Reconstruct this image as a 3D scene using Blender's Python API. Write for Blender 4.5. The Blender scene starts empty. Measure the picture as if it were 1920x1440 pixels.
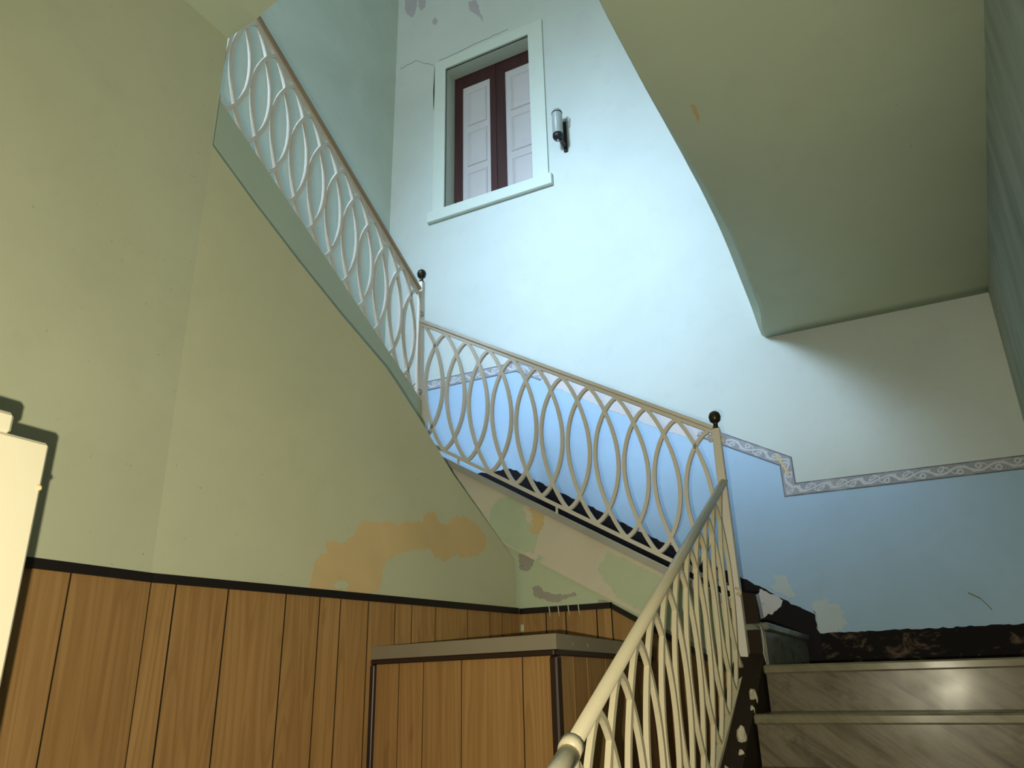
import bpy, bmesh, math, random
from mathutils import Vector, Matrix
random.seed(7)
S = bpy.context.scene
COL = S.collection
# ------------------------------------------------------------------ camera
cd = bpy.data.cameras.new('camera'); cam = bpy.data.objects.new('camera', cd); COL.objects.link(cam)
CR = Vector((0.88713317, 0.46100883, -0.02157782)); CU = Vector((0.18449253, -0.31139228, 0.93220028)); CF = Vector((-0.42303339, 0.83096673, 0.36129911))
EYE = Vector((0, 0, 1.6))
m = Matrix((CR, CU, -CF)).transposed().to_4x4(); m.translation = EYE
cam.matrix_world = m
cd.sensor_width = 36; cd.lens = 1463.1 / 1920 * 36; cd.clip_start = .02
S.camera = cam
# ------------------------------------------------------------------ light
S.view_settings.view_transform = 'Standard'; S.view_settings.look = 'None'
S.view_settings.exposure = 0.0; S.view_settings.gamma = 1.0; S.view_settings.use_curve_mapping = False
w = bpy.data.worlds.new('world'); S.world = w; w.use_nodes = True
w.node_tree.nodes['Background'].inputs[0].default_value = (.6, .75, 1, 1)
w.node_tree.nodes['Background'].inputs[1].default_value = .02
# the phone's torch, a few centimetres left of and below the lens
fl = bpy.data.lights.new('phone_flash', 'SPOT'); fl.spot_size = math.radians(118); fl.spot_blend = .6; fl.energy = 157; fl.color = (1, .92, .66); fl.shadow_soft_size = .005
flo = bpy.data.objects.new('phone_flash', fl); COL.objects.link(flo); flo.matrix_world = Matrix.Translation(EYE - CR * .045 - CU * .04 + CF * .01) @ m.to_3x3().to_4x4()
# daylight entering by the tall window of the upper storey, front side
dl = bpy.data.lights.new('window_daylight', 'AREA'); dl.shape = 'RECTANGLE'; dl.size = 1.1; dl.size_y = 1.5
dl.energy = 36; dl.color = (.52, .74, 1.0); dl.spread = math.radians(39)
dlo = bpy.data.objects.new('window_daylight', dl); COL.objects.link(dlo); dlo.location = (-2.7, -1.5, 6.95)
dlo.rotation_euler = (Vector((-1.66, 4.6, 4.2)) - Vector(dlo.location)).to_track_quat('-Z', 'Y').to_euler()

# the same window's diffuse sky light
ds = bpy.data.lights.new('window_skylight', 'AREA'); ds.shape = 'RECTANGLE'; ds.size = 1.1; ds.size_y = 1.5
ds.energy = 92; ds.color = (.84, .95, .97)
dso = bpy.data.objects.new('window_skylight', ds); COL.objects.link(dso); dso.location = (-2.7, -1.6, 6.95); dso.rotation_euler = (math.radians(70), 0, 0)

# ------------------------------------------------------------------ materials
class NT:
    def __init__(s, name):
        s.m = bpy.data.materials.new(name); s.m.use_nodes = True; s.t = s.m.node_tree; s.n = s.t.nodes; s.l = s.t.links
        s.b = s.n['Principled BSDF']
    def add(s, kind, **kw):
        n = s.n.new(kind)
        for k, v in kw.items():
            if k.startswith('i_'): n.inputs[k[2:].replace('_', ' ')].default_value = v
            else: setattr(n, k, v)
        return n
    def ln(s, a, b): s.l.new(a, b)
    def coord(s, scale=(1, 1, 1), rot=(0, 0, 0), kind='Object', rnd=False):
        tc = s.add('ShaderNodeTexCoord'); mp = s.add('ShaderNodeMapping')
        mp.inputs['Scale'].default_value = scale; mp.inputs['Rotation'].default_value = rot
        s.ln(tc.outputs[kind], mp.inputs['Vector'])
        if rnd:
            oi = s.add('ShaderNodeObjectInfo'); ml = s.add('ShaderNodeMath', operation='MULTIPLY'); ml.inputs[1].default_value = 37.
            s.ln(oi.outputs['Random'], ml.inputs[0]); cx = s.add('ShaderNodeCombineXYZ')
            for k in range(3): s.ln(ml.outputs[0], cx.inputs[k])
            s.ln(cx.outputs[0], mp.inputs['Location'])
        return mp.outputs[0]
    def noise(s, vec, scale, detail=4, rough=.55, dist=0):
        n = s.add('ShaderNodeTexNoise'); n.inputs['Scale'].default_value = scale; n.inputs['Detail'].default_value = detail
        n.inputs['Roughness'].default_value = rough; n.inputs['Distortion'].default_value = dist
        s.ln(vec, n.inputs['Vector']); return n.outputs['Fac']
    def ramp(s, fac, stops):
        r = s.add('ShaderNodeValToRGB'); e = r.color_ramp.elements
        while len(e) < len(stops): e.new(.5)
        for q, (p, c) in zip(e, stops):
            q.position = p; q.color = (*c, 1) if len(c) == 3 else c
        s.ln(fac, r.inputs[0]); return r.outputs[0]
    def mix(s, fac, a, b, mode='MIX'):
        n = s.add('ShaderNodeMix', data_type='RGBA', blend_type=mode)
        for inp, v in ((n.inputs[0], fac), (n.inputs[6], a), (n.inputs[7], b)):
            if isinstance(v, (int, float)): inp.default_value = v
            elif isinstance(v, tuple): inp.default_value = (*v, 1) if len(v) == 3 else v
            else: s.ln(v, inp)
        return n.outputs[2]
    def bump(s, h, strength=.3, dist=.01):
        b = s.add('ShaderNodeBump'); b.inputs['Strength'].default_value = strength; b.inputs['Distance'].default_value = dist
        s.ln(h, b.inputs['Height']); s.ln(b.outputs[0], s.b.inputs['Normal'])
    def out(s, col, rough=.6, metal=0, spec=.4):
        if isinstance(col, tuple): s.b.inputs['Base Color'].default_value = (*col, 1)
        else: s.ln(col, s.b.inputs['Base Color'])
        if isinstance(rough, (int, float)): s.b.inputs['Roughness'].default_value = rough
        else: s.ln(rough, s.b.inputs['Roughness'])
        s.b.inputs['Metallic'].default_value = metal; s.b.inputs['Specular IOR Level'].default_value = spec
        return s.m
BW = ((0, 0, 0), (1, 1, 1))
def sc(c, k): return tuple(min(1, v * k) for v in c)

def paint(name, col, var=.10, chip=None, chip_thr=.78, streak=False, rough=.72):
    t = NT(name); v = t.coord()
    n1 = t.noise(v, 1.1, 5, .6, .4)
    base = t.ramp(n1, [(.3, sc(col, 1 - var)), (.7, sc(col, 1 + var * .6))])
    n2 = t.noise(v, 7, 6, .65)
    base = t.mix(t.ramp(n2, [(.55, (0, 0, 0)), (.8, (.35, .35, .35))]), base, sc(col, .82))
    n4 = t.noise(v, 55, 2, .5)
    base = t.mix(t.ramp(n4, [(.74, (0, 0, 0)), (.78, (.7, .7, .7))]), base, sc(col, .6))
    if streak:
        vs = t.coord((5, 5, .7)); n3 = t.noise(vs, 1.3, 5, .65, .6)
        base = t.mix(t.ramp(n3, [(.45, (0, 0, 0)), (.72, (.8, .8, .8))]), base, sc(col, .55))
    if chip:
        n5 = t.noise(v, 5, 8, .7, .3)
        base = t.mix(t.ramp(n5, [(chip_thr, (0, 0, 0)), (chip_thr + .015, (1, 1, 1))]), base, chip)
    t.bump(t.noise(v, 40, 4, .6), .12, .004)
    return t.out(base, rough, spec=.3)
M = {}
MINT = (.55, .60, .42)
M['left'] = paint('olive_mint_paint', (.59, .61, .44), .08)
M['soffit'] = paint('soffit_paint', (.56, .64, .50), .06)
M['upper'] = paint('mint_paint', (.61, .665, .64), .07)
M['outer'] = paint('teal_mint_paint', (.70, .78, .71), .10)
M['blue'] = paint('pale_blue_paint', (.42, .595, .80), .09, chip=(.62, .68, .70), chip_thr=.70)
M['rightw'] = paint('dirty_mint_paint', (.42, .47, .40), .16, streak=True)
M['green'] = paint('flaking_mint_paint', (.56, .64, .46), .08)
M['trimpaint'] = paint('window_surround_paint', (.66, .73, .67), .04)
M['string3'] = paint('grey_green_string_paint', (.52, .60, .48), .05)
M['pink'] = paint('bare_pink_plaster', (.72, .66, .54), .12, chip=(.50, .60, .47), chip_thr=.62)
M['ochre'] = paint('bare_ochre_plaster', (.70, .53, .28), .18)
M['greyp'] = paint('bare_grey_plaster', (.40, .37, .33), .2)
M['lilacp'] = paint('bare_lilac_plaster', (.50, .46, .50), .15)
M['pinkstrip'] = paint('bare_strip_plaster', (.66, .62, .63), .08)
M['whitep'] = paint('bare_white_plaster', (.66, .64, .66), .15, chip=(.25, .2, .2), chip_thr=.60)
M['palepatch'] = paint('pale_patch_plaster', (.56, .65, .71), .12, chip=(.3, .28, .3), chip_thr=.68)
M['cream'] = paint('cream_door_paint', (.55, .51, .39), .03, rough=.5)
M['railpaint'] = paint('cream_rail_enamel', (.66, .59, .42), .10, chip=(.30, .22, .12), chip_thr=.80, rough=.38)
M['railgrey'] = paint('ivory_rail_enamel', (.76, .72, .66), .06, chip=(.35, .27, .2), chip_thr=.8, rough=.40)
M['railtop'] = paint('worn_brown_rail', (.42, .31, .22), .2, chip=(.6, .55, .45), chip_thr=.66, rough=.45)
M['cap'] = paint('grey_stone', (.44, .43, .39), .2, chip=(.5, .46, .38), chip_thr=.66)
M['boxtop'] = paint('grey_worktop', (.30, .26, .19), .2, chip=(.5, .45, .34), chip_thr=.66)
M['plaster_lump'] = paint('spilt_plaster', (.55, .5, .38), .2)
M['floor'] = paint('grey_floor_stone', (.30, .28, .25), .2)

def dark(name, col, wear, thr, rough=.5, stretch=(1, 1, 1)):
    t = NT(name); v = t.coord(stretch); n = t.noise(v, 9, 8, .7, .5)
    base = t.mix(t.ramp(n, [(thr, (0, 0, 0)), (thr + .12, (1, 1, 1))]), col, wear)
    t.bump(n, .3, .004); return t.out(base, rough + .15, spec=.15)
M['skirt'] = dark('black_skirting_paint', (.008, .006, .008), (.05, .042, .04), .68, .45)
M['base'] = dark('worn_black_baseboard', (.010, .008, .008), (.15, .10, .066), .55, .6, (1, 1, 1.6))
M['curb'] = dark('stained_brown_curb', (.026, .018, .012), (.14, .12, .085), .64, .6)
M['blacktrim'] = NT('black_trim').out((.012, .008, .008), .4)
M['browntrim'] = NT('dark_brown_trim').out((.028, .014, .010), .35)
M['iron'] = NT('bronze_ball').out((.05, .04, .028), .35, .7)
M['black'] = NT('black_metal').out((.012, .012, .012), .45)
M['seam'] = NT('crack_grey_green').out((.22, .25, .21), .9)  # dark grey-green tone of the plaster cracks
M['groove'] = NT('dark_groove').out((.008, .005, .003), .9)

def wood(name, c0, c1, c2):
    t = NT(name); v = t.coord((22, 22, .9), rnd=True)
    n = t.noise(v, 1.6, 6, .6, .9)
    col = t.ramp(n, [(.18, c0), (.5, c1), (.82, c2)])
    v2 = t.coord((9, 9, .55), rnd=True); nl_ = t.noise(v2, .8, 1.5, .45, .25)
    ml = t.add('ShaderNodeMath', operation='MULTIPLY'); ml.inputs[1].default_value = 17; t.ln(nl_, ml.inputs[0])
    fr_ = t.add('ShaderNodeMath', operation='FRACT'); t.ln(ml.outputs[0], fr_.inputs[0])
    col = t.mix(t.ramp(fr_.outputs[0], [(.0, (.50, .50, .50)), (.10, (.0, .0, .0)), (.55, (.0, .0, .0)), (.98, (.50, .50, .50))]), col, c0)
    v3 = t.coord((9, 9, 3.), rnd=True); k = t.noise(v3, 1.1, 2, .5)
    col = t.mix(t.ramp(k, [(.70, (0, 0, 0)), (.80, (.75, .75, .75))]), col, sc(c0, .55))
    oi = t.add('ShaderNodeObjectInfo')
    col = t.mix(1.0, col, t.ramp(oi.outputs['Random'], [(0, (.82, .80, .78)), (1, (1, 1, 1))]), 'MULTIPLY')
    t.bump(n, .08, .002)
    return t.out(col, .42, spec=.35)
M['wood'] = wood('oak_veneer', (.31, .165, .058), (.44, .255, .098), (.51, .31, .13))
M['shutter_brown'] = wood('dark_shutter_wood', (.030, .008, .008), (.055, .016, .015), (.075, .024, .022))
M['lilac'] = paint('pale_lilac_panel', (.56, .53, .54), .04, rough=.5)

def marble(name, a, b, c):
    t = NT(name); tc = t.add('ShaderNodeTexCoord'); mp = t.add('ShaderNodeMapping', vector_type='TEXTURE')
    mp.inputs['Rotation'].default_value = (0, math.radians(36), 0); mp.inputs['Scale'].default_value = (1.0, .6, .16); t.ln(tc.outputs['Object'], mp.inputs['Vector'])
    n = t.noise(mp.outputs[0], 2.4, 6, .6, .5)
    col = t.ramp(n, [(.30, a), (.40, b), (.50, c), (.60, b), (.70, a)])
    v2 = t.coord(); n2 = t.noise(v2, 6, 6, .65)
    col = t.mix(t.ramp(n2, [(.58, (0, 0, 0)), (.72, (.8, .8, .8))]), col, sc(a, .55))
    n3 = t.noise(v2, 3, 3)
    return t.out(col, t.ramp(n3, [(.3, (.16,) * 3), (.7, (.34,) * 3)]), spec=.14)
M['marble'] = marble('veined_marble', (.045, .036, .024), (.105, .088, .058), (.165, .14, .098))
M['tread'] = marble('worn_tread_marble', (.10, .09, .056), (.15, .132, .084), (.18, .16, .105))
M['greyriser'] = marble('grey_green_marble', (.10, .11, .09), (.17, .18, .15), (.22, .23, .19))

def border(name, ink, pale):
    t = NT(name); tc = t.add('ShaderNodeUVMap'); sp = t.add('ShaderNodeSeparateXYZ'); t.ln(tc.outputs[0], sp.inputs[0])
    def mt(op, a, b=None):
        n = t.add('ShaderNodeMath', operation=op)
        for i, v in enumerate((a, b)):
            if v is None: continue
            if isinstance(v, (int, float)): n.inputs[i].default_value = v
            else: t.ln(v, n.inputs[i])
        return n.outputs[0]
    u, v = sp.outputs[0], sp.outputs[1]          # u in units of one repeat, v from -1 to 1
    ph = mt('MULTIPLY', u, 2 * math.pi)
    stem = mt('ABSOLUTE', mt('SUBTRACT', v, mt('MULTIPLY', mt('SINE', ph), .42)))
    s1 = mt('LESS_THAN', stem, .17)
    # round curls sitting in the hollows of the stem
    def curl(off, vc):
        fu = mt('SUBTRACT', mt('FRACT', mt('ADD', u, off)), .5); fu = mt('MULTIPLY', fu, 4.6)
        dv = mt('SUBTRACT', v, vc); r = mt('SQRT', mt('ADD', mt('MULTIPLY', fu, fu), mt('MULTIPLY', dv, dv)))
        return mt('LESS_THAN', mt('ABSOLUTE', mt('SUBTRACT', r, .33)), .11)
    k = mt('MAXIMUM', s1, mt('MAXIMUM', curl(.25, -.30), curl(.75, .30)))
    leaf = mt('LESS_THAN', mt('ABSOLUTE', mt('ADD', v, mt('MULTIPLY', mt('SINE', mt('MULTIPLY', ph, 2)), .5))), .09)
    k = mt('MAXIMUM', k, leaf)
    edge = mt('GREATER_THAN', mt('ABSOLUTE', v), .84)
    nz = t.noise(t.coord(), 26, 5, .7)
    g = t.mix(nz, ink, sc(ink, 1.5))
    col = t.mix(k, g, pale); col = t.mix(edge, col, sc(ink, .5))
    col = t.mix(t.ramp(t.noise(t.coord(), 9, 5, .7), [(.5, (0, 0, 0)), (.75, (.5, .5, .5))]), col, sc(pale, .85))
    return t.out(col, .7)
M['border'] = border('printed_scroll_border', (.26, .27, .31), (.58, .60, .63))
t = NT('frosted_glass'); t.b.inputs['Transmission Weight'].default_value = .25; M['glass'] = t.out((.50, .54, .52), .35)

# ------------------------------------------------------------------ mesh helpers
def link(o, parent=None):
    COL.objects.link(o)
    if parent: o.parent = parent
    return o
def mesh(name, V, F, mat, parent=None, smooth=False, mids=None):
    me = bpy.data.meshes.new(name); me.from_pydata([tuple(v) for v in V], [], F)
    for mm in (mat if isinstance(mat, (list, tuple)) else [mat]): me.materials.append(M[mm])
    if mids:
        for p, k in zip(me.polygons, mids): p.material_index = k
    bm = bmesh.new(); bm.from_mesh(me); bmesh.ops.recalc_face_normals(bm, faces=bm.faces); bm.to_mesh(me); bm.free()
    if smooth:
        for p in me.polygons: p.use_smooth = True
    me.update()
    return link(bpy.data.objects.new(name, me), parent)
BF = [(0, 1, 3, 2), (4, 6, 7, 5), (0, 4, 5, 1), (2, 3, 7, 6), (0, 2, 6, 4), (1, 5, 7, 3)]
def bevel(o, w=.004, seg=1):
    bm = bmesh.new(); bm.from_mesh(o.data); bmesh.ops.bevel(bm, geom=bm.edges[:], offset=w, segments=seg, affect='EDGES'); bm.to_mesh(o.data); bm.free(); return o
def box(name, x0, x1, y0, y1, z0, z1, mat, parent=None, bev=0):
    V = [(x, y, z) for x in (x0, x1) for y in (y0, y1) for z in (z0, z1)]
    o = mesh(name, V, BF, mat, parent)
    return bevel(o, bev) if bev else o
def hexa(name, P8, mat, parent=None, bev=0):
    o = mesh(name, P8, BF, mat, parent); return bevel(o, bev) if bev else o
def prism(name, A, B, mat, parent=None):
    "closed solid between the outline A and its shifted copy B"
    n = len(A); V = list(A) + list(B)
    F = [tuple(range(n)), tuple(range(2 * n - 1, n - 1, -1))] + [(i, i + n, (i + 1) % n + n, (i + 1) % n) for i in range(n)]
    return mesh(name, V, F, mat, parent)
def sweep(name, pts, mat, parent=None, r=.01, n=8, closed=False, up=(0, 0, 1), flat=None, smooth=True):
    "tube (n sides) or flat bar (flat=(half_width_in_plane, half_depth_along_up)) along a path"
    P = [Vector(p) for p in pts]; up = Vector(up); V = []; F = []; N = len(P)
    if flat: prof = [(-flat[0], -flat[1]), (flat[0], -flat[1]), (flat[0], flat[1]), (-flat[0], flat[1])]; n = 4; smooth = False
    else: prof = [(r * math.cos(2 * math.pi * k / n), r * math.sin(2 * math.pi * k / n)) for k in range(n)]
    for i, p in enumerate(P):
        a = P[(i - 1) % N] if (closed or i > 0) else p; b = P[(i + 1) % N] if (closed or i < N - 1) else p
        tg = (b - a).normalized(); s = tg.cross(up); s.normalize(); u = s.cross(tg)
        for q in prof: V.append(p + s * q[0] + u * q[1])
    for i in range(N if closed else N - 1):
        j = (i + 1) % N
        for k in range(n): F.append((i * n + k, i * n + (k + 1) % n, j * n + (k + 1) % n, j * n + k))
    if not closed: F += [tuple(range(n))[::-1], tuple((N - 1) * n + k for k in range(n))]
    return mesh(name, V, F, mat, parent, smooth)
def lathe(name, prof, loc, mat, parent=None, n=20):
    V = []; F = []
    for r, z in prof:
        for k in range(n): V.append((loc[0] + r * math.cos(2 * math.pi * k / n), loc[1] + r * math.sin(2 * math.pi * k / n), loc[2] + z))
    m_ = len(prof)
    for i in range(m_ - 1):
        for k in range(n): F.append((i * n + k, i * n + (k + 1) % n, (i + 1) * n + (k + 1) % n, (i + 1) * n + k))
    F += [tuple(range(n))[::-1], tuple((m_ - 1) * n + k for k in range(n))]
    return mesh(name, V, F, mat, parent, True)
def empty(name, loc=(0, 0, 0)):
    return link(bpy.data.objects.new(name, None))          # parts are built in world coordinates
def tag(o, label, cat, group=None):
    o['label'] = label; o['category'] = cat
    if group: o['group'] = group
    return o
def struct(o): o['kind'] = 'structure'; return o
def jag(pts, step=.015, amp=.006, closed=True, seed=1):
    rnd = random.Random(seed); out = []; n = len(pts)
    for i in range(n if closed else n - 1):
        a = pts[i]; b = pts[(i + 1) % n]; L = math.dist(a, b); k = max(1, int(L / step))
        for j in range(k):
            f = j / k; d = (amp if j else amp * .3)
            out.append((a[0] + (b[0] - a[0]) * f + rnd.uniform(-d, d), a[1] + (b[1] - a[1]) * f + rnd.uniform(-d, d)))
    if not closed: out.append(pts[-1])
    return out
def patch(pts, to3, mat, parent, name='plaster_patch', step=.012, amp=.006, th=.002, seed=1, lift=.0):
    Q = jag(pts, step, amp, True, seed)
    return prism(name, [to3(a, b, lift) for a, b in Q], [to3(a, b, lift + th) for a, b in Q], mat, parent)

# ------------------------------------------------------------------ key planes (metres)
XL, XR, YB, YF, YI = -3.47, .60, 4.60, -1.65, 3.38      # outer left, right, back, front walls; inner line of flight two
ZL1, ZL2, ZL3 = 1.656, 2.811, 4.461                     # landings
RISE = .165; TOP = 8.0
def slx(y): return -2.0645 if y <= 1.63 else -2.0645 + .199 * (y - 1.63)   # the inner left wall bends at y=1.63

# ------------------------------------------------------------------ setting
struct(box('floor', XL, XR, YF, YB, -.12, 0, 'floor'))
struct(box('ceiling', XL - .1, XR + .1, YF - .1, YB + .3, TOP, TOP + .12, 'upper'))
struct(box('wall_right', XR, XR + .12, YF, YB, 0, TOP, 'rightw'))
struct(box('wall_left_outer', XL - .12, XL, YF, YB, 0, TOP, 'outer'))
# back wall: mint above the border, pale blue below it, opening for the shuttered window
def bandz(x, right=False):
    if x < -2.30: return 3.725
    if x > -.581 or (right and x > -.582): return 2.605
    return 3.725 - .5545 * (x + 2.30)
WX0, WX1, WZ0, WZ1 = -2.92, -2.11, 5.25, 6.695
V = []; F = []; MI = []
def quad(x0, z00, z01, x1, z10, z11, mi):
    k = len(V); V.extend([(x0, YB, z00), (x1, YB, z10), (x1, YB, z11), (x0, YB, z01)]); F.append((k, k + 1, k + 2, k + 3)); MI.append(mi)
xs = [XL - .05, WX0, -2.30, WX1, -.5815, XR + .05]
for i in range(5):
    a, b = xs[i], xs[i + 1]
    za, zb = (bandz(a), bandz(b)) if i != 4 else (2.605, 2.605)
    if i == 3: zb = 3.725 - .5545 * (b + 2.30)
    quad(a, 0, za, b, 0, zb, 1)
    if i in (1, 2): quad(a, za, WZ0, b, zb, WZ0, 0); quad(a, WZ1, TOP, b, WZ1, TOP, 0)
    else: quad(a, za, TOP, b, zb, TOP, 0)
wall_back = struct(mesh('wall_back', V, F, ['upper', 'blue'], None, False, MI))
def onback(a, b, l): return (a, YB - l, b)
# printed border: level, sloping with the stair, one drop, level again
def strip(name, P, width, mat, rep=.17):
    Q = []; V = []; F = []; UV = []; u = 0
    for i, p in enumerate(P):
        p = Vector((p[0], p[1]))
        d0 = (p - Vector(P[i - 1][:2])).normalized() if i else None; d1 = (Vector(P[i + 1][:2]) - p).normalized() if i < len(P) - 1 else None
        d = ((d0 or d1) + (d1 or d0)).normalized(); nrm = Vector((-d.y, d.x))
        k = 1 / max(.5, nrm.dot(Vector((-(d0 or d1).y, (d0 or d1).x))))
        if i: u += (p - Vector(P[i - 1][:2])).length / rep
        for s, v in ((-1, -1), (1, 1)):
            q = p + nrm * s * width / 2 * k; V.append((q.x, YB - .003, q.y)); UV.append((u, v))
    for i in range(len(P) - 1): F.append((2 * i, 2 * i + 2, 2 * i + 3, 2 * i + 1))
    nf = len(V); V += [(x, YB + .001, z) for x, y, z in V]
    for i in range(len(P) - 1):
        F.append((2 * i, 2 * i + 2, 2 * i + 2 + nf, 2 * i + nf)); F.append((2 * i + 1, 2 * i + 3, 2 * i + 3 + nf, 2 * i + 1 + nf))
    me = bpy.data.meshes.new(name); me.from_pydata(V, [], F); me.materials.append(M[mat]); uvl = me.uv_layers.new(name='UVMap')
    for lp in me.loops: uvl.data[lp.index].uv = UV[lp.vertex_index % nf]
    bm = bmesh.new(); bm.from_mesh(me); bmesh.ops.recalc_face_normals(bm, faces=bm.faces); bm.to_mesh(me); bm.free()
    return link(bpy.data.objects.new(name, me), wall_back)
strip('wall_border', [(XL, 3.725), (-2.30, 3.725), (-2.10, 3.614)], .075, 'border')
strip('wall_border', [(-1.06, 3.0375), (-.585, 2.774), (-.585, 2.607), (XR, 2.603)], .072, 'border')
patch([(-2.10, 3.66), (-1.05, 3.075), (-1.05, 2.965), (-1.35, 3.115), (-1.72, 3.33), (-2.10, 3.565)], onback, 'pinkstrip', wall_back, 'torn_border_strip', .02, .004)
patch([(-.640, 2.815), (-.615, 2.77), (-.585, 2.69), (-.575, 2.70), (-.60, 2.765), (-.625, 2.82)], onback, 'ochre', wall_back, 'torn_corner', .01, .002, .002, 3, .004)
FLK = [[(-3.394, 7.759), (-3.252, 7.685), (-3.259, 7.607), (-3.275, 7.534), (-3.311, 7.496), (-3.359, 7.556), (-3.389, 7.633)],
       [(-3.242, 7.68), (-3.159, 7.636), (-3.166, 7.549), (-3.202, 7.527), (-3.24, 7.587)],
       [(-2.689, 7.372), (-2.621, 7.356), (-2.596, 7.286), (-2.58, 7.201), (-2.548, 7.109), (-2.548, 7.062), (-2.581, 7.144), (-2.639, 7.211), (-2.681, 7.261)],
       [(-3.081, 7.347), (-3.045, 7.368), (-3.018, 7.315), (-3.044, 7.269), (-3.071, 7.302)]]
for i, f in enumerate(FLK): patch(f, onback, 'lilacp', wall_back, seed=20 + i)
for i, (P_, w_) in enumerate((([(-3.42, 6.93), (-3.25, 6.95), (-3.14, 6.86), (-3.05, 6.80)], .004), ([(-3.04, 6.80), (-3.05, 6.45), (-3.045, 6.30)], .003), ([(-3.0, 6.83), (-2.6, 6.85), (-2.3, 6.86)], .004), ([(.179, 1.984), (.226, 1.956), (.244, 1.929), (.265, 1.90)], .008))):
    Q = jag(P_, .03, .006, False, 50 + i)
    patch([(a, b + w_ * .5) for a, b in Q] + [(a, b - w_ * .5) for a, b in Q[::-1]], onback, 'seam', wall_back, 'crack', .05, .001)
patch([(-.738, 2.143), (-.676, 2.138), (-.663, 2.089), (-.637, 2.025), (-.678, 2.012), (-.712, 2.045), (-.779, 2.082), (-.732, 2.102)], onback, 'palepatch', wall_back, seed=31)
patch([(-.555, 1.98), (-.50, 2.0), (-.42, 1.95), (-.40, 1.87), (-.46, 1.83), (-.535, 1.822), (-.56, 1.86)], onback, 'palepatch', wall_back, seed=32, amp=.012)
# skirtings on the back wall
sk = [(XL, 2.982), (-2.36, 2.982), (-1.346, 2.385), (-.925, 2.15), (-.826, 2.093), (-.705, 2.013), (-.645, 1.974), (-.574, 1.935), (-.555, 1.923), (-.557, 1.851), (-.545, 1.828)]
Q = jag(sk, .02, .006, False, 5)
low = [(-.545, ZL1), (-.63, ZL1), (-2.36, ZL2 - .165), (XL, ZL2 - .16)]
struct(prism('baseboard_stair', [(a, YB - .012, b) for a, b in Q + low], [(a, YB + .004, b) for a, b in Q + low], 'skirt'))
Q = jag([(-.545, 1.826), (XR, 1.827)], .02, .004, False, 6)
bb = struct(prism('baseboard_back', [(a, YB - .014, b) for a, b in Q + [(XR, ZL1), (-.545, ZL1)]], [(a, YB + .004, b) for a, b in Q + [(XR, ZL1), (-.545, ZL1)]], 'base'))
patch([(-.87, 2.046), (-.836, 2.048), (-.824, 2.073), (-.79, 2.059), (-.753, 2.04), (-.706, 2.006), (-.722, 1.975), (-.745, 1.957), (-.775, 1.935), (-.794, 1.94), (-.825, 1.917), (-.841, 1.916), (-.849, 1.948), (-.861, 1.976), (-.87, 2.004)], onback, 'whitep', wall_back, seed=33, lift=.013)
# inner left wall: a pier up to the bend, then the slanting wall under the upper flight
struct(box('wall_left_pier', -2.26, -2.0645, YF, 1.632, 0, 4.06, 'left'))
top = [(1.63, 3.512), (1.833, 3.353), (2.043, 3.2), (2.266, 3.048), (2.521, 2.889), (2.732, 2.701), (2.938, 2.499), (3.266, 2.239), (3.363, 2.162)]
outl = [(1.63, 0)] + top + [(3.363, 0)]
wall_left = struct(prism('wall_left', [(slx(y) if y > 1.63 else -2.0645, y, z) for y, z in outl], [(-2.26 if y < 2.9 else -2.20, y, z) for y, z in outl], 'left'))
nl = Vector((1, -.199, 0)).normalized()
def onleft(a, b, l): return tuple(Vector((-2.0645 + .199 * (a - 1.63), a, b)) + nl * (l + .0003))
OCH = [(2.208, 1.939), (2.207, 1.992), (2.221, 2.043), (2.267, 2.069), (2.268, 2.117), (2.342, 2.115), (2.369, 2.141), (2.388, 2.147), (2.424, 2.206), (2.453, 2.216), (2.525, 2.221), (2.61, 2.229), (2.711, 2.247), (2.751, 2.257), (2.756, 2.287), (2.803, 2.309), (2.833, 2.299), (2.84, 2.274), (2.902, 2.265), (2.952, 2.304), (3.018, 2.318), (3.078, 2.299), (3.112, 2.281), (3.153, 2.24), (3.159, 2.205), (3.097, 2.157), (3.044, 2.147), (3.005, 2.134), (2.953, 2.145), (2.892, 2.104), (2.843, 2.116), (2.806, 2.15), (2.725, 2.137), (2.659, 2.121), (2.605, 2.099), (2.553, 2.074), (2.535, 2.037), (2.527, 1.983), (2.524, 1.945)]
patch(OCH, onleft, 'ochre', wall_left, step=.011, amp=.0095, seed=41)
patch([(2.30, 1.965), (2.35, 1.985), (2.38, 1.97), (2.36, 1.95), (2.31, 1.95)], onleft, 'left', wall_left, seed=42, lift=.002)
# wall under flight two and the landing
wr = struct(prism('wall_recess', [(x, 3.395, z) for x, z in ((-2.20, 0), (-2.20, 2.45), (-1.80, 2.26), (-.72, 1.672), (-.62, 1.62), (-.62, 0))], [(x, 3.50, z) for x, z in ((-2.20, 0), (-2.20, 2.45), (-1.80, 2.26), (-.72, 1.672), (-.62, 1.62), (-.62, 0))], 'green'))
def onrec(a, b, l): return (a, 3.3945 - l, b)
for i, g in enumerate(([(-1.713, 2.192), (-1.686, 2.195), (-1.629, 2.161), (-1.64, 2.129), (-1.678, 2.109), (-1.71, 2.126)], [(-1.649, 2.033), (-1.612, 2.04), (-1.583, 2.006), (-1.522, 1.993), (-1.472, 1.989), (-1.432, 1.997), (-1.423, 1.981), (-1.473, 1.971), (-1.524, 1.957), (-1.574, 1.969), (-1.635, 1.991)], [(-1.317, 1.957), (-1.27, 1.945), (-1.28, 1.933), (-1.328, 1.936)])):
    patch(g, onrec, 'greyp', wr, seed=60 + i, step=.008, amp=.004)
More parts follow.
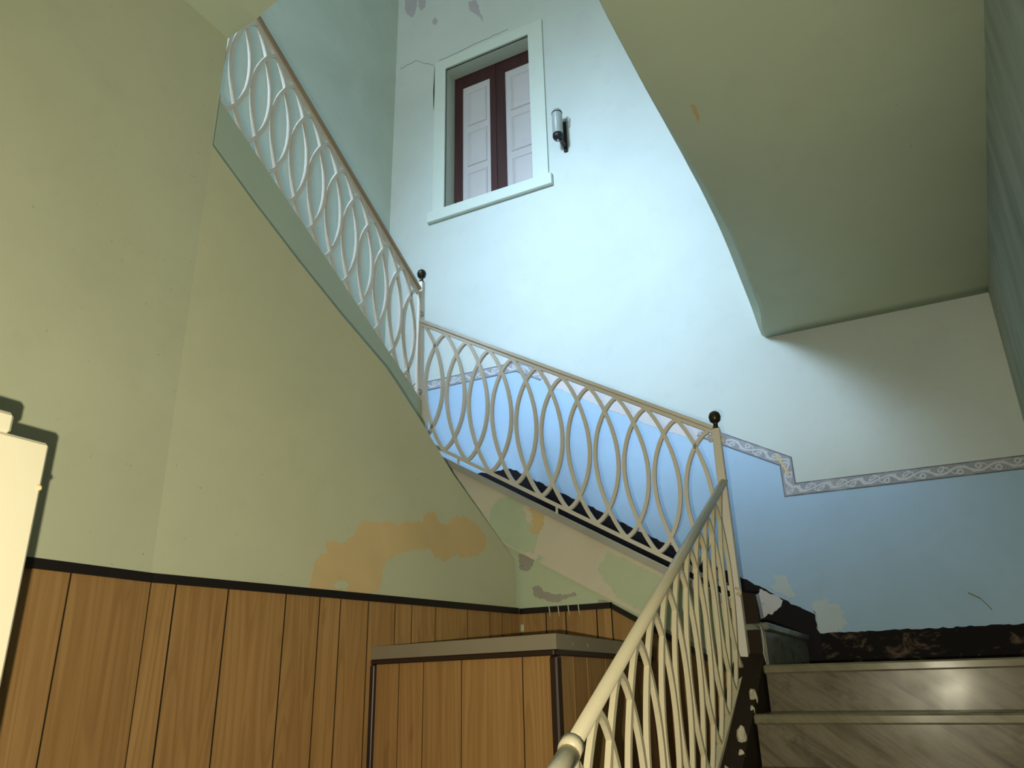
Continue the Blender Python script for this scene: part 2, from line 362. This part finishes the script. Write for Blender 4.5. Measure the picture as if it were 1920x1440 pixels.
# vaulted ceiling over the first landing
prof = [(1.6, 4.31), (2.0, 4.20), (2.4, 4.09), (2.823, 3.97), (3.17, 3.879), (3.616, 3.779), (4.166, 3.655), (4.44, 3.592), (4.61, 3.554)]
edge = [(1.6, -.745), (1.85, -.742), (2.1, -.735), (2.35, -.718), (2.6, -.694), (2.85, -.669), (3.1, -.647), (3.35, -.630), (3.6, -.620), (3.85, -.616), (4.1, -.616), (4.35, -.616), (4.61, -.612)]
def lerp(T, y):
    if y <= T[0][0]: return T[0][1]
    for (a, p), (b, q) in zip(T, T[1:]):
        if y <= b: return p + (q - p) * (y - a) / (b - a)
    return T[-1][1]
V = []; F = []; N = 40
for i in range(N + 1):
    y = 1.6 + 3.0 * i / N; z = lerp(prof, y); x = lerp(edge, y)
    ch = .060 * max(0, min(1, (y - 2.7) / 1.0)) * (1 if y < 4.35 else max(.25, (4.6 - y) / .25)) + .008
    V += [(XR, y, z), (x + ch * 1.1, y, z), (x + ch * .75, y, z + ch * .15), (x, y, z + ch), (x, y, z + .30), (XR, y, z + .30)]
for i in range(N):
    for k in range(5): F.append((6 * i + k, 6 * i + k + 1, 6 * i + k + 7, 6 * i + k + 6))
    F.append((6 * i + 5, 6 * i, 6 * i + 6, 6 * i + 11))
F += [(0, 1, 2, 3, 4, 5), tuple(6 * N + k for k in range(6))]
vault = struct(mesh('ceiling_vault', V, F, 'soffit', None, False))
for p in vault.data.polygons: p.use_smooth = p.normal.z < -.9
patch([(-.531, 2.83), (-.511, 2.841), (-.5095, 2.907), (-.523, 2.933), (-.527, 2.885)], lambda a, b, l: (a, b, lerp(prof, b) - l + .001), 'ochre', vault, 'paint_chip', .01, .002, .002, 70)
# vault under the upper landing, over the camera
arch = [(-2.275, 4.00), (-2.07, 4.028), (-1.916, 4.057), (-1.811, 4.099), (-1.6, 4.18), (-1.3, 4.26), (-.9, 4.31), (XR, 4.31)]
struct(prism('ceiling_landing', [(x, 1.632, z) for x, z in arch] + [(XR, 1.632, ZL3), (-2.275, 1.632, ZL3)], [(x, YF, z) for x, z in arch] + [(XR, YF, ZL3), (-2.275, YF, ZL3)], 'soffit'))
# front wall with the upper storey window the daylight comes through
fw = empty('wall_front'); struct(fw)
for a in ((XL, XR, 0, 6.10), (XL, -3.3, 6.10, 7.80), (-2.1, XR, 6.10, 7.80), (XL, XR, 7.80, TOP)): box('wall_section', a[0], a[1], YF - .12, YF, a[2], a[3], 'upper', fw)
w2 = empty('window_2'); struct(w2)
for a in ((-3.3, -3.24, 6.10, 7.80), (-2.16, -2.1, 6.10, 7.80), (-3.24, -2.16, 6.10, 6.16), (-3.24, -2.16, 7.74, 7.80), (-2.725, -2.675, 6.16, 7.74)): box('window_frame', a[0], a[1], YF - .09, YF - .03, a[2], a[3], 'lilac', w2)

# ------------------------------------------------------------------ shuttered window on the back wall
w1 = empty('window_1'); struct(w1)
YS = 4.762
mesh('window_reveal', [(WX0, YB, WZ0), (WX1, YB, WZ0), (WX1, YB, WZ1), (WX0, YB, WZ1), (WX0, YS + .06, WZ0), (WX1, YS + .06, WZ0), (WX1, YS + .06, WZ1), (WX0, YS + .06, WZ1)], [(0, 1, 5, 4), (1, 2, 6, 5), (2, 3, 7, 6), (3, 0, 4, 7), (4, 5, 6, 7)], 'trimpaint', w1)
for a in ((-3.03, WX0, 5.24, 6.80), (WX1, -1.98, 5.24, 6.80), (WX0, WX1, WZ1, 6.80)): box('architrave', a[0], a[1], YB - .018, YB + .01, a[2], a[3], 'trimpaint', w1)
box('window_sill', -3.075, -1.95, YB - .035, YB + .01, 5.145, 5.245, 'trimpaint', w1, .004)
def leaf(x0, x1, s0, s1):
    "one shutter leaf: brown stiles and rails, pale board with three fielded panels"
    lf = empty('shutter_leaf'); lf.parent = w1
    box('stile', x0, x0 + s0, YS - .02, YS + .02, WZ0 + .005, WZ1, 'shutter_brown', lf); box('stile', x1 - s1, x1, YS - .02, YS + .02, WZ0 + .005, WZ1, 'shutter_brown', lf)
    box('top_rail', x0 + s0, x1 - s1, YS - .02, YS + .02, 6.565, WZ1, 'shutter_brown', lf)
    p0, p1 = x0 + s0, x1 - s1
    box('board', p0, p1, YS - .010, YS + .015, WZ0 + .005, 6.565, 'lilac', lf)
    for z0, z1 in ((6.13, 6.50), (5.71, 6.07), (5.29, 5.65)):
        a, b = p0 + .045, p1 - .035
        V = [(a, YS - .0102, z0), (b, YS - .0102, z0), (b, YS - .0102, z1), (a, YS - .0102, z1)]
        for d, o_ in ((.008, .010), (.016, .010), (.024, .003), (.045, .009)):
            V += [(a + d, YS - .010 - o_, z0 + d), (b - d, YS - .010 - o_, z0 + d), (b - d, YS - .010 - o_, z1 - d), (a + d, YS - .010 - o_, z1 - d)]
        F = [(4 * i + k, 4 * i + (k + 1) % 4, 4 * i + 4 + (k + 1) % 4, 4 * i + 4 + k) for i in range(4) for k in range(4)] + [(16, 17, 18, 19)]
        mesh('raised_panel', V, F, 'lilac', lf)
leaf(-2.918, -2.506, .080, .058); leaf(-2.502, -2.112, .086, .004)

# ------------------------------------------------------------------ wall lamp
wl = tag(empty('wall_lamp'), 'small grey cylinder wall lamp on black bracket beside the shuttered window', 'wall lamp')
lathe('lamp_shade', [(.036, 0), (.040, .004), (.040, .20), (.0405, .205), (.038, .215), (.030, .232), (.014, .243), (.002, .246)], (-1.85, 4.50, 5.50), 'glass', wl)
lathe('shade_ring', [(.041, 0), (.0425, .002), (.0425, .008), (.041, .010)], (-1.85, 4.50, 5.695), 'black', wl)
lathe('lamp_base', [(.012, 0), (.030, .006), (.041, .025), (.041, .050), (.036, .052)], (-1.85, 4.50, 5.455), 'black', wl)
lathe('screw_cap', [(.006, 0), (.009, .003), (.009, .014)], (-1.85, 4.50, 5.442), 'cap', wl, 10)
box('arm', -1.842, -1.822, 4.51, 4.60, 5.43, 5.465, 'black', wl, .003)
box('back_plate', -1.845, -1.815, 4.585, YB, 5.40, 5.68, 'black', wl, .003)
sweep('cable', [(-1.82, 4.59, 5.68), (-1.80, 4.585, 5.72), (-1.785, 4.59, 5.70), (-1.79, 4.595, 5.62)], 'lilac', wl, .004, 6, up=(0, 1, 0))

# ------------------------------------------------------------------ flights of stairs
f1 = tag(empty('stair_flight'), 'lower flight of veined marble steps rising to the landing by the blue wall', 'stairs')
for k in range(10):
    y = 3.29 - .29 * k; z = ZL1 - RISE * k; zb = z - RISE if k < 9 else 0
    box('riser', -.612, XR - .003, y + .025, y + .045, zb, z - .033, 'marble', f1)
    if k: box('tread', -.617, XR - .003, y, y + .314, z - .033, z, 'tread', f1, .006)
# stained curb beside the steps, under the railing
cu = [(y, ZL1 - .02 - (3.29 - y) * .5690) for y in (3.39, .55)]
prism('curb', [(-.735, cu[0][0], cu[0][1] + .015), (-.735, cu[1][0], cu[1][1] + .015), (-.735, cu[1][0], 0), (-.735, 3.39, 0)], [(-.622, cu[0][0], cu[0][1] + .005), (-.622, cu[1][0], cu[1][1] + .005), (-.622, cu[1][0], 0), (-.622, 3.39, 0)], 'curb', f1)
for i, (x, y, z, k) in enumerate(((-.634, 3.27, 1.60, .020), (-.632, 3.12, 1.545, .030), (-.628, 3.06, 1.50, .018), (-.640, 2.90, 1.425, .036), (-.634, 2.84, 1.37, .026), (-.66, 2.72, 1.335, .02))):
    rr = random.Random(i + 3); bm = bmesh.new(); bmesh.ops.create_icosphere(bm, subdivisions=2, radius=1)
    for v in bm.verts:
        v.co *= rr.uniform(.75, 1.2); v.co = Vector((x + v.co.x * k * .45, y + v.co.y * k * .8, z + v.co.z * k * .9 - v.co.y * k * .3))
    me = bpy.data.meshes.new('plaster_lump'); bm.to_mesh(me); bm.free(); me.materials.append(M['plaster_lump']); link(bpy.data.objects.new('plaster_lump', me), f1)
sweep('loose_wire', [(-.626, 3.36, 1.80), (-.618, 3.345, 1.805), (-.610, 3.33, 1.79), (-.607, 3.325, 1.74), (-.612, 3.32, 1.70), (-.606, 3.315, 1.668)], 'cap', f1, .003, 6, up=(1, 0, 0))
l1 = tag(empty('stair_landing'), 'first landing with worn marble nosing at the foot of the blue wall', 'landing')
box('slab', -.615, XR, 3.335, YB - .015, 1.50, ZL1 - .004, 'tread', l1)
box('nosing', -.617, XR, 3.29, 3.36, ZL1 - .033, ZL1, 'tread', l1, .006)

f2 = tag(empty('stair_flight'), 'middle flight along the blue wall, with flaking plaster side string', 'stairs')
for k in range(7):
    x = -.615 - .288 * k; z = ZL1 + RISE * k
    box('riser', x - .02, x, 3.42, YB - .014, z, z + RISE - .03, 'greyriser', f2)
    if k < 6: box('tread', x - .314, x + .018, 3.41, YB - .014, z + RISE - .03, z + RISE, 'greyriser', f2, .005)
STR = [(-2.36, 2.862), (-.735, 1.925), (-.735, 1.66), (-1.80, 2.254), (-2.36, 2.56)]
st = prism('string', [(x, YI, z) for x, z in STR], [(x, 3.45, z) for x, z in STR], 'pink', f2)
def onstr(a, b, l): return (a, YI - .0003 - l, b)
patch([(-1.865, 2.373), (-1.852, 2.432), (-1.806, 2.472), (-1.728, 2.472), (-1.674, 2.431), (-1.665, 2.351), (-1.592, 2.295), (-1.628, 2.185), (-1.723, 2.217), (-1.821, 2.285)], onstr, 'green', st, seed=81)
patch([(-1.642, 2.397), (-1.557, 2.387), (-1.57, 2.312), (-1.603, 2.277), (-1.635, 2.29), (-1.622, 2.346)], onstr, 'ochre', st, seed=82, amp=.012, lift=.002)
patch([(-1.25, 2.165), (-1.05, 2.048), (-.75, 1.872), (-.745, 1.69), (-1.134, 1.907), (-1.222, 1.955), (-1.307, 2.08)], onstr, 'green', st, seed=83, amp=.008)
patch([(-2.34, 2.82), (-2.10, 2.68), (-2.05, 2.50), (-2.2, 2.5), (-2.34, 2.58)], onstr, 'green', st, seed=84, amp=.008)
cp = [(-2.33, 2.848), (-.72, 1.912)]
hexa('string_cap', [(x, y, zz) for (x, z) in cp for y in (3.362, 3.46) for zz in (z - .036, z)], 'cap', f2)
# stained broken end of the string beside the first riser
prism('string_end', [(-.735, 3.412, 1.60), (-.735, 3.412, 1.955), (-.735, 3.50, 1.91), (-.735, 3.50, 1.60)], [(-.632, 3.412, 1.60), (-.632, 3.412, 1.935), (-.632, 3.45, 1.88), (-.632, 3.50, 1.60)], 'curb', f2)
l2 = tag(box('stair_landing', XL, -2.343, 3.40, YB - .014, ZL2 - .15, ZL2, 'tread'), 'second landing below the shuttered window, behind the railing', 'landing')
f3 = tag(empty('stair_flight'), 'upper flight along the teal wall, with smooth grey-green string', 'stairs')
for k in range(10):
    y = 3.385 - .288 * k; z = ZL2 + RISE * k
    box('riser', XL + .003, -2.34, y - .02, y, z, z + RISE - .03, 'marble', f3)
    if k < 9: box('tread', XL + .003, -2.335, y - .314, y + .018, z + RISE - .03, z + RISE, 'tread', f3, .005)
def s3(y): return 3.142 + (3.266 - y) * .553
prism('string', [(-2.28, 3.379, s3(3.379)), (-2.28, .6, s3(.6)), (-2.28, .6, s3(.6) - .36), (-2.28, 3.379, s3(3.379) - .36)], [(-2.335, 3.379, s3(3.379)), (-2.335, .6, s3(.6)), (-2.335, .6, s3(.6) - .36), (-2.335, 3.379, s3(3.379) - .36)], 'string3', f3)
prism('soffit', [(XL + .003, 3.379, 2.60), (XL + .003, .3, 4.30), (-2.335, .3, 4.30), (-2.335, 3.379, 2.60)], [(XL + .003, 3.379, 2.66), (XL + .003, .3, 4.36), (-2.335, .3, 4.36), (-2.335, 3.379, 2.66)], 'soffit', f3)
l3 = tag(box('stair_landing', XL, -2.28, YF, .505, ZL3 - .16, ZL3, 'tread'), 'upper landing at the head of the stair by the front wall', 'landing')

# ------------------------------------------------------------------ railings of overlapping ovals
def oval_pts(hw, h, shear, t0=0., t1=1., side=None, n=26):
    "closed loop from the top point; (u, v) with v=0 at the top; slope = sideways shear of the flight"
    P = []
    for k in range(n):
        t = (1 - math.cos(math.pi * k / n)) / 2; P.append((hw * math.sin(math.pi * t) ** .70, t))
    for k in range(n):
        t = (1 + math.cos(math.pi * k / n)) / 2; P.append((-hw * math.sin(math.pi * t) ** .70, t))
    return [(u, -h * t + shear * u) for u, t in P]
def half_pts(hw, h, shear, sgn, n=26):
    out = []
    for k in range(n + 1):
        t = (1 - math.cos(math.pi * k / n)) / 2; out.append((sgn * hw * math.sin(math.pi * t) ** .70, t))
    return [(u, -h * t + shear * u) for u, t in out]
def newel(parent, x, y, z0, z1, mat, hw=.019, ball=True):
    n = hexa('newel_post', [(x + sx * hw * k, y + sy * hw * k, z) for sx in (-1, 1) for sy in (-1, 1) for z, k in ((z0, 1.12), (z1, .85))], mat, parent, .002)
    if ball:
        lathe('ball_finial', [(.014, 0), (.016, .004), (.011, .010), (.010, .026), (.016, .031), (.023, .037), (.0262, .050), (.0268, .056), (.0272, .058), (.0262, .062), (.022, .074), (.012, .082), (.002, .084)], (x, y, z1), 'iron', n)
    return n
def clip(parent, p, s, mat):
    return sweep('scroll_clip', [Vector(p) + Vector((s * a, 0, b)) for a, b in ((.0, .030), (.016, .022), (.020, .008), (.012, -.004), (.004, .004), (.010, .012))], mat, parent, .0045, 6, up=(0, 1, 0))
# railing of the middle flight (plane y = 3.38)
SL = .577
def r2top(x): return 2.645 - SL * (x + .741)
r2 = tag(empty('stair_railing'), 'cream oval-pattern railing of the middle flight, between the two ball-topped newels', 'railing')
HW, H2 = .127, .668; Y2 = YI + .008
me0 = None
for k in range(12):
    x = -.741 - .1397 * k; o_ = Vector((x, Y2, r2top(x)))
    if k in (0, 11):
        P = half_pts(HW, H2, -SL * .72, -1 if k == 0 else 1)
        sweep('oval_bar', [o_ + Vector((u, 0, v)) for u, v in P], 'railgrey', r2, up=(0, 1, 0), flat=(.0085, .0085)); continue
    if me0 is None:
        ob = sweep('oval_bar', [Vector((u, 0, v)) for u, v in oval_pts(HW, H2, -SL * .72)], 'railgrey', r2, up=(0, 1, 0), flat=(.0085, .0085), closed=True); me0 = ob.data
    else: ob = link(bpy.data.objects.new('oval_bar', me0), r2)
    ob.location = o_
sweep('handrail', [(x, Y2, r2top(x) + .030) for x in (-.715, -2.30)], 'railgrey', r2, up=(0, 1, 0), flat=(.008, .020))
sweep('handrail_core', [(x, Y2, r2top(x) + .010) for x in (-.715, -2.30)], 'railgrey', r2, up=(0, 1, 0), flat=(.008, .010))
sweep('bottom_rail', [(x, Y2, r2top(x) - H2 - .009) for x in (-.72, -2.28)], 'railgrey', r2, up=(0, 1, 0), flat=(.009, .010))
for x in (-.95, -1.5, -2.05): sweep('foot', [(x, Y2, r2top(x) - H2 - .01), (x, Y2, r2top(x) - H2 - .10)], 'railgrey', r2, .007, 6, up=(0, 1, 0))
nw = newel(r2, -.705, Y2, 1.655, 2.655, 'railgrey', .020)
clip(nw, (-.722, Y2 - .01, 2.60), -1, 'railgrey'); clip(nw, (-.688, Y2 - .01, 2.59), 1, 'railgrey')
clip(nw, (-.700, Y2 - .026, 1.93), 1, 'railpaint'); clip(nw, (-.712, Y2 - .026, 1.90), -1, 'railpaint')
# railing of the upper flight (plane x = -2.31)
S3 = .571
def r3top(y): return 3.839 - S3 * (y - 3.183)
r3 = tag(empty('stair_railing'), 'ivory oval-pattern railing of the upper flight, with worn brown handrail', 'railing')
X3 = -2.31; me0 = None; H3 = .655
for k in range(13):
    y = 3.345 - .1362 * k; o_ = Vector((X3, y, r3top(y) + .010))
    if k == 0:
        sweep('oval_bar', [o_ + Vector((0, u, v)) for u, v in half_pts(.124, H3, -S3 * .72, -1)], 'railgrey', r3, up=(1, 0, 0), flat=(.0085, .0085)); continue
    if me0 is None:
        ob = sweep('oval_bar', [Vector((0, u, v)) for u, v in oval_pts(.124, H3, -S3 * .72)], 'railgrey', r3, up=(1, 0, 0), flat=(.0085, .0085), closed=True); me0 = ob.data
    else: ob = link(bpy.data.objects.new('oval_bar', me0), r3)
    ob.location = o_
sweep('handrail', [(X3, y, r3top(y) + .032) for y in (3.36, 1.66)], 'railtop', r3, up=(1, 0, 0), flat=(.009, .021))
sweep('handrail_core', [(X3, y, r3top(y) + .010) for y in (3.36, 1.66)], 'railgrey', r3, up=(1, 0, 0), flat=(.010, .009))
sweep('bottom_rail', [(X3, y, r3top(y) - H3 - .008) for y in (3.36, 1.66)], 'railgrey', r3, up=(1, 0, 0), flat=(.008, .009))
nw = newel(r3, -2.312, 3.395, 3.10, 3.835, 'railgrey', .018)
box('newel_foot', -2.300, -2.262, 3.385, 3.42, 2.83, 3.115, 'railgrey', r3, .003)
for z, s in ((3.78, -1), (3.60, 1), (3.16, -1), (3.12, 1)): clip(nw, (-2.312 + s * .012, 3.375, z), s, 'cap')
# railing of the lower flight (plane x = -0.70)
S1 = .521; X1 = -.70
def r1top(y): return 1.542 + S1 * (y - 1.752)
r1 = tag(empty('stair_railing'), 'thick cream handrail and flat oval bars beside the marble steps', 'railing')
me0 = None; H1 = .70
for k in range(-2, 11):
    y = 1.752 + .1556 * k; o_ = Vector((X1, y, r1top(y)))
    if k == 10:
        sweep('oval_bar', [o_ + Vector((0, u, v)) for u, v in half_pts(.142, H1, S1 * .72, -1)], 'railpaint', r1, up=(1, 0, 0), flat=(.0075, .0070)); continue
    if k < 0: o_.z -= .0
    if me0 is None:
        ob = sweep('oval_bar', [Vector((0, u, v)) for u, v in oval_pts(.142, H1, S1 * .72)], 'railpaint', r1, up=(1, 0, 0), flat=(.0075, .0070), closed=True); me0 = ob.data
    else: ob = link(bpy.data.objects.new('oval_bar', me0), r1)
    ob.location = o_
sweep('handrail', [(X1, 3.40, r1top(3.40) + .018), (X1, 1.575, r1top(1.575) + .018)], 'railpaint', r1, .0170, 14, up=(1, 0, 0))
sweep('lower_handrail', [(X1, 1.60, r1top(1.60) + .012), (X1, 1.50, r1top(1.50) + .018), (X1, 1.25, 1.345), (X1, 1.1, 1.27)], 'railpaint', r1, .0225, 14, up=(1, 0, 0))
sweep('bottom_rail', [(X1, y, r1top(y) - H1 - .008) for y in (3.38, 1.1)], 'railpaint', r1, up=(1, 0, 0), flat=(.008, .012))
sweep('collar', [(X1, 1.612, r1top(1.612) + .020), (X1, 1.59, r1top(1.59) + .017)], 'railpaint', r1, .0250, 14, up=(1, 0, 0))
sweep('lower_post', [(X1, 1.60, r1top(1.60)), (X1, 1.60, .66)], 'railpaint', r1, .017, 10, up=(1, 0, 0))

# ------------------------------------------------------------------ wood panelling
pn = tag(empty('wood_panelling'), 'oak veneer plank wainscot with black top trim on the left wall', 'panelling')
ZT = 1.914
G = .0030
box('backing', -2.0644, -2.0585, YF + .1, 1.634, 0, ZT, 'groove', pn)
hexa('backing', [onleft(y, z, l) for y in (1.632, 3.36) for l in (.0001, .0062) for z in (0, ZT)], 'groove', pn)
# pier planks (x = -2.07), then planks on the slanting wall, then on the recess wall
ys = [YF + .1, -1.3, -1.0, -.72, -.5, -.2, .1, .33, .6, .83, .98, 1.16, 1.371, 1.629]
for a, b in zip(ys, ys[1:]): box('plank', -2.0643, -2.0555, a + G, b - G, .0, ZT, 'wood', pn)
ys = [1.629, 1.708, 1.885, 2.104, 2.246, 2.339, 2.471, 2.606, 2.695, 2.828, 3.023, 3.17, 3.254, 3.380]
for a, b in zip(ys, ys[1:]):
    a += G; b -= G
    hexa('plank', [onleft(y, z, l) for y in (a, b) for l in (.0005, .009) for z in (0, ZT)], 'wood', pn)
box('top_trim', -2.0643, -2.047, YF + .1, 1.631, ZT - .001, ZT + .026, 'blacktrim', pn)
hexa('top_trim', [onleft(y, z, l) for y in (1.63, 3.363) for l in (.0003, .018) for z in (ZT - .001, ZT + .026)], 'blacktrim', pn)
pr = tag(empty('wood_panelling'), 'dark oak planks with dripped paint under the sloping stair string', 'panelling')
def rtop(x): return min(ZT, 1.895 - .578 * (x + 1.223))
prism('backing', [(x, 3.3887, z) for x, z in ((-1.722, 0), (-1.722, ZT), (-1.256, ZT), (-.74, rtop(-.74)), (-.74, 0))], [(x, 3.3948, z) for x, z in ((-1.722, 0), (-1.722, ZT), (-1.256, ZT), (-.74, rtop(-.74)), (-.74, 0))], 'groove', pr)
xs = [-1.724, -1.576, -1.477, -1.327, -1.256, -1.05, -.9, -.74]
for a, b in zip(xs, xs[1:]):
    a += G; b -= G
    V = [(x, y, z) for x in (a, b) for y in (3.386, 3.3945) for z in (0, rtop(x))]
    hexa('plank', V, 'wood', pr)
hexa('top_trim', [(x, y, z) for x in (-1.71, -1.252) for y in (3.378, 3.3945) for z in (ZT - .001, ZT + .025)], 'blacktrim', pr)
hexa('top_trim', [(x, y, rtop(x) + d) for x in (-1.257, -.74) for y in (3.378, 3.3945) for d in (-.002, .024)], 'blacktrim', pr)
for x in (-1.555, -1.51, -1.46, -1.41): sweep('paint_drip', [(x, 3.377, ZT + .027), (x + .002, 3.377, ZT + .004), (x + .002, 3.385, ZT - .022)], 'green', pr, .0028, 6, up=(1, 0, 0))
box('paint_blob', -1.707, -1.690, 3.380, 3.387, 1.835, 1.868, 'green', pr, .004)

# ------------------------------------------------------------------ boxed cupboard
bx = tag(empty('boxed_cupboard'), 'square wood panelled box with grey slab top and dark corner mouldings', 'cupboard')
A = Vector((-1.936, 2.513, 0)); B = Vector((-1.050, 2.315, 0)); d = (B - A).normalized(); L = (B - A).length
fn = Vector((d.y, -d.x, 0)); Cc = Vector((-1.092, 3.384, 0)); e = (Cc - B).normalized(); Ls = (Cc - B).length; sn = Vector((e.y, -e.x, 0))
if fn.y > 0: fn = -fn
if sn.x < 0: sn = -sn
def fr(s, l, z): return tuple(A + d * s + fn * l + Vector((0, 0, z)))
def sd(s, l, z): return tuple(B + e * s + sn * l + Vector((0, 0, z)))
ZB = 1.704
core = [A + d * .004 - fn * .014, B - d * .014 - fn * .014, Cc - sn * .014, A - fn * .014 + (Cc - B) * .80 + d * .21]
hexa('backing', [fr(s, l, z) for s in (.06, L - .02) for l in (-.013, -.0048) for z in (.02, ZB - .016)], 'groove', bx)
hexa('backing', [sd(s, l, z) for s in (.02, Ls - .006) for l in (-.013, -.0048) for z in (.02, ZB - .016)], 'groove', bx)
prism('carcass', [tuple(v) for v in core], [(v.x, v.y, ZB) for v in core], 'groove', bx)
fs = [.072, .198, .323, .507, .773, .888]
for a, b in zip(fs, fs[1:]):
    a += G; b -= G; hexa('plank', [fr(s, l, z) for s in (a, b) for l in (-.012, -.002) for z in (.02, ZB - .016)], 'wood', bx)
ss = [.016, .153, .284, .474, .68, .86, Ls - .004]
for a, b in zip(ss, ss[1:]):
    a += G; b -= G; hexa('plank', [sd(s, l, z) for s in (a, b) for l in (-.012, -.002) for z in (.02, ZB - .016)], 'wood', bx)
hexa('moulding', [fr(s, l, z) for s in (.0, L) for l in (-.012, .010) for z in (ZB - .018, ZB)], 'browntrim', bx, .003)
hexa('moulding', [sd(s, l, z) for s in (.004, Ls - .003) for l in (-.012, .010) for z in (ZB - .018, ZB)], 'browntrim', bx, .003)
hexa('corner_moulding', [fr(s, l, z) for s in (.050, .076) for l in (-.012, .012) for z in (.0, ZB - .019)], 'browntrim', bx, .003)
hexa('corner_moulding', [fr(s, l, z) for s in (L - .020, L + .009) for l in (-.020, .009) for z in (.0, ZB - .019)], 'browntrim', bx, .005)
T = [A + fn * .010 - d * .0, B + fn * .010 + d * .012, Cc + sn * .012, A + (Cc - B) * .80 + d * .21]
tp = prism('slab_top', [(v.x, v.y, ZB) for v in T], [(v.x, v.y, ZB + .046) for v in T], 'boxtop', bx)

# ------------------------------------------------------------------ open cream door
dr = struct(empty('door_1'))
box('door_leaf', -1.245, -1.20, -.14, .727, .01, 1.978, 'cream', dr, .005)
box('top_block', -1.240, -1.202, -.14, .666, 1.978, 2.012, 'cream', dr, .006)
lathe('paint_chip', [(.004, 0), (.005, .0015), (.003, .003)], (0, 0, 0), 'ochre', dr, 8).matrix_world = Matrix.Translation((-1.2005, .722, 1.905)) @ Matrix.Rotation(math.pi / 2, 4, 'Y')
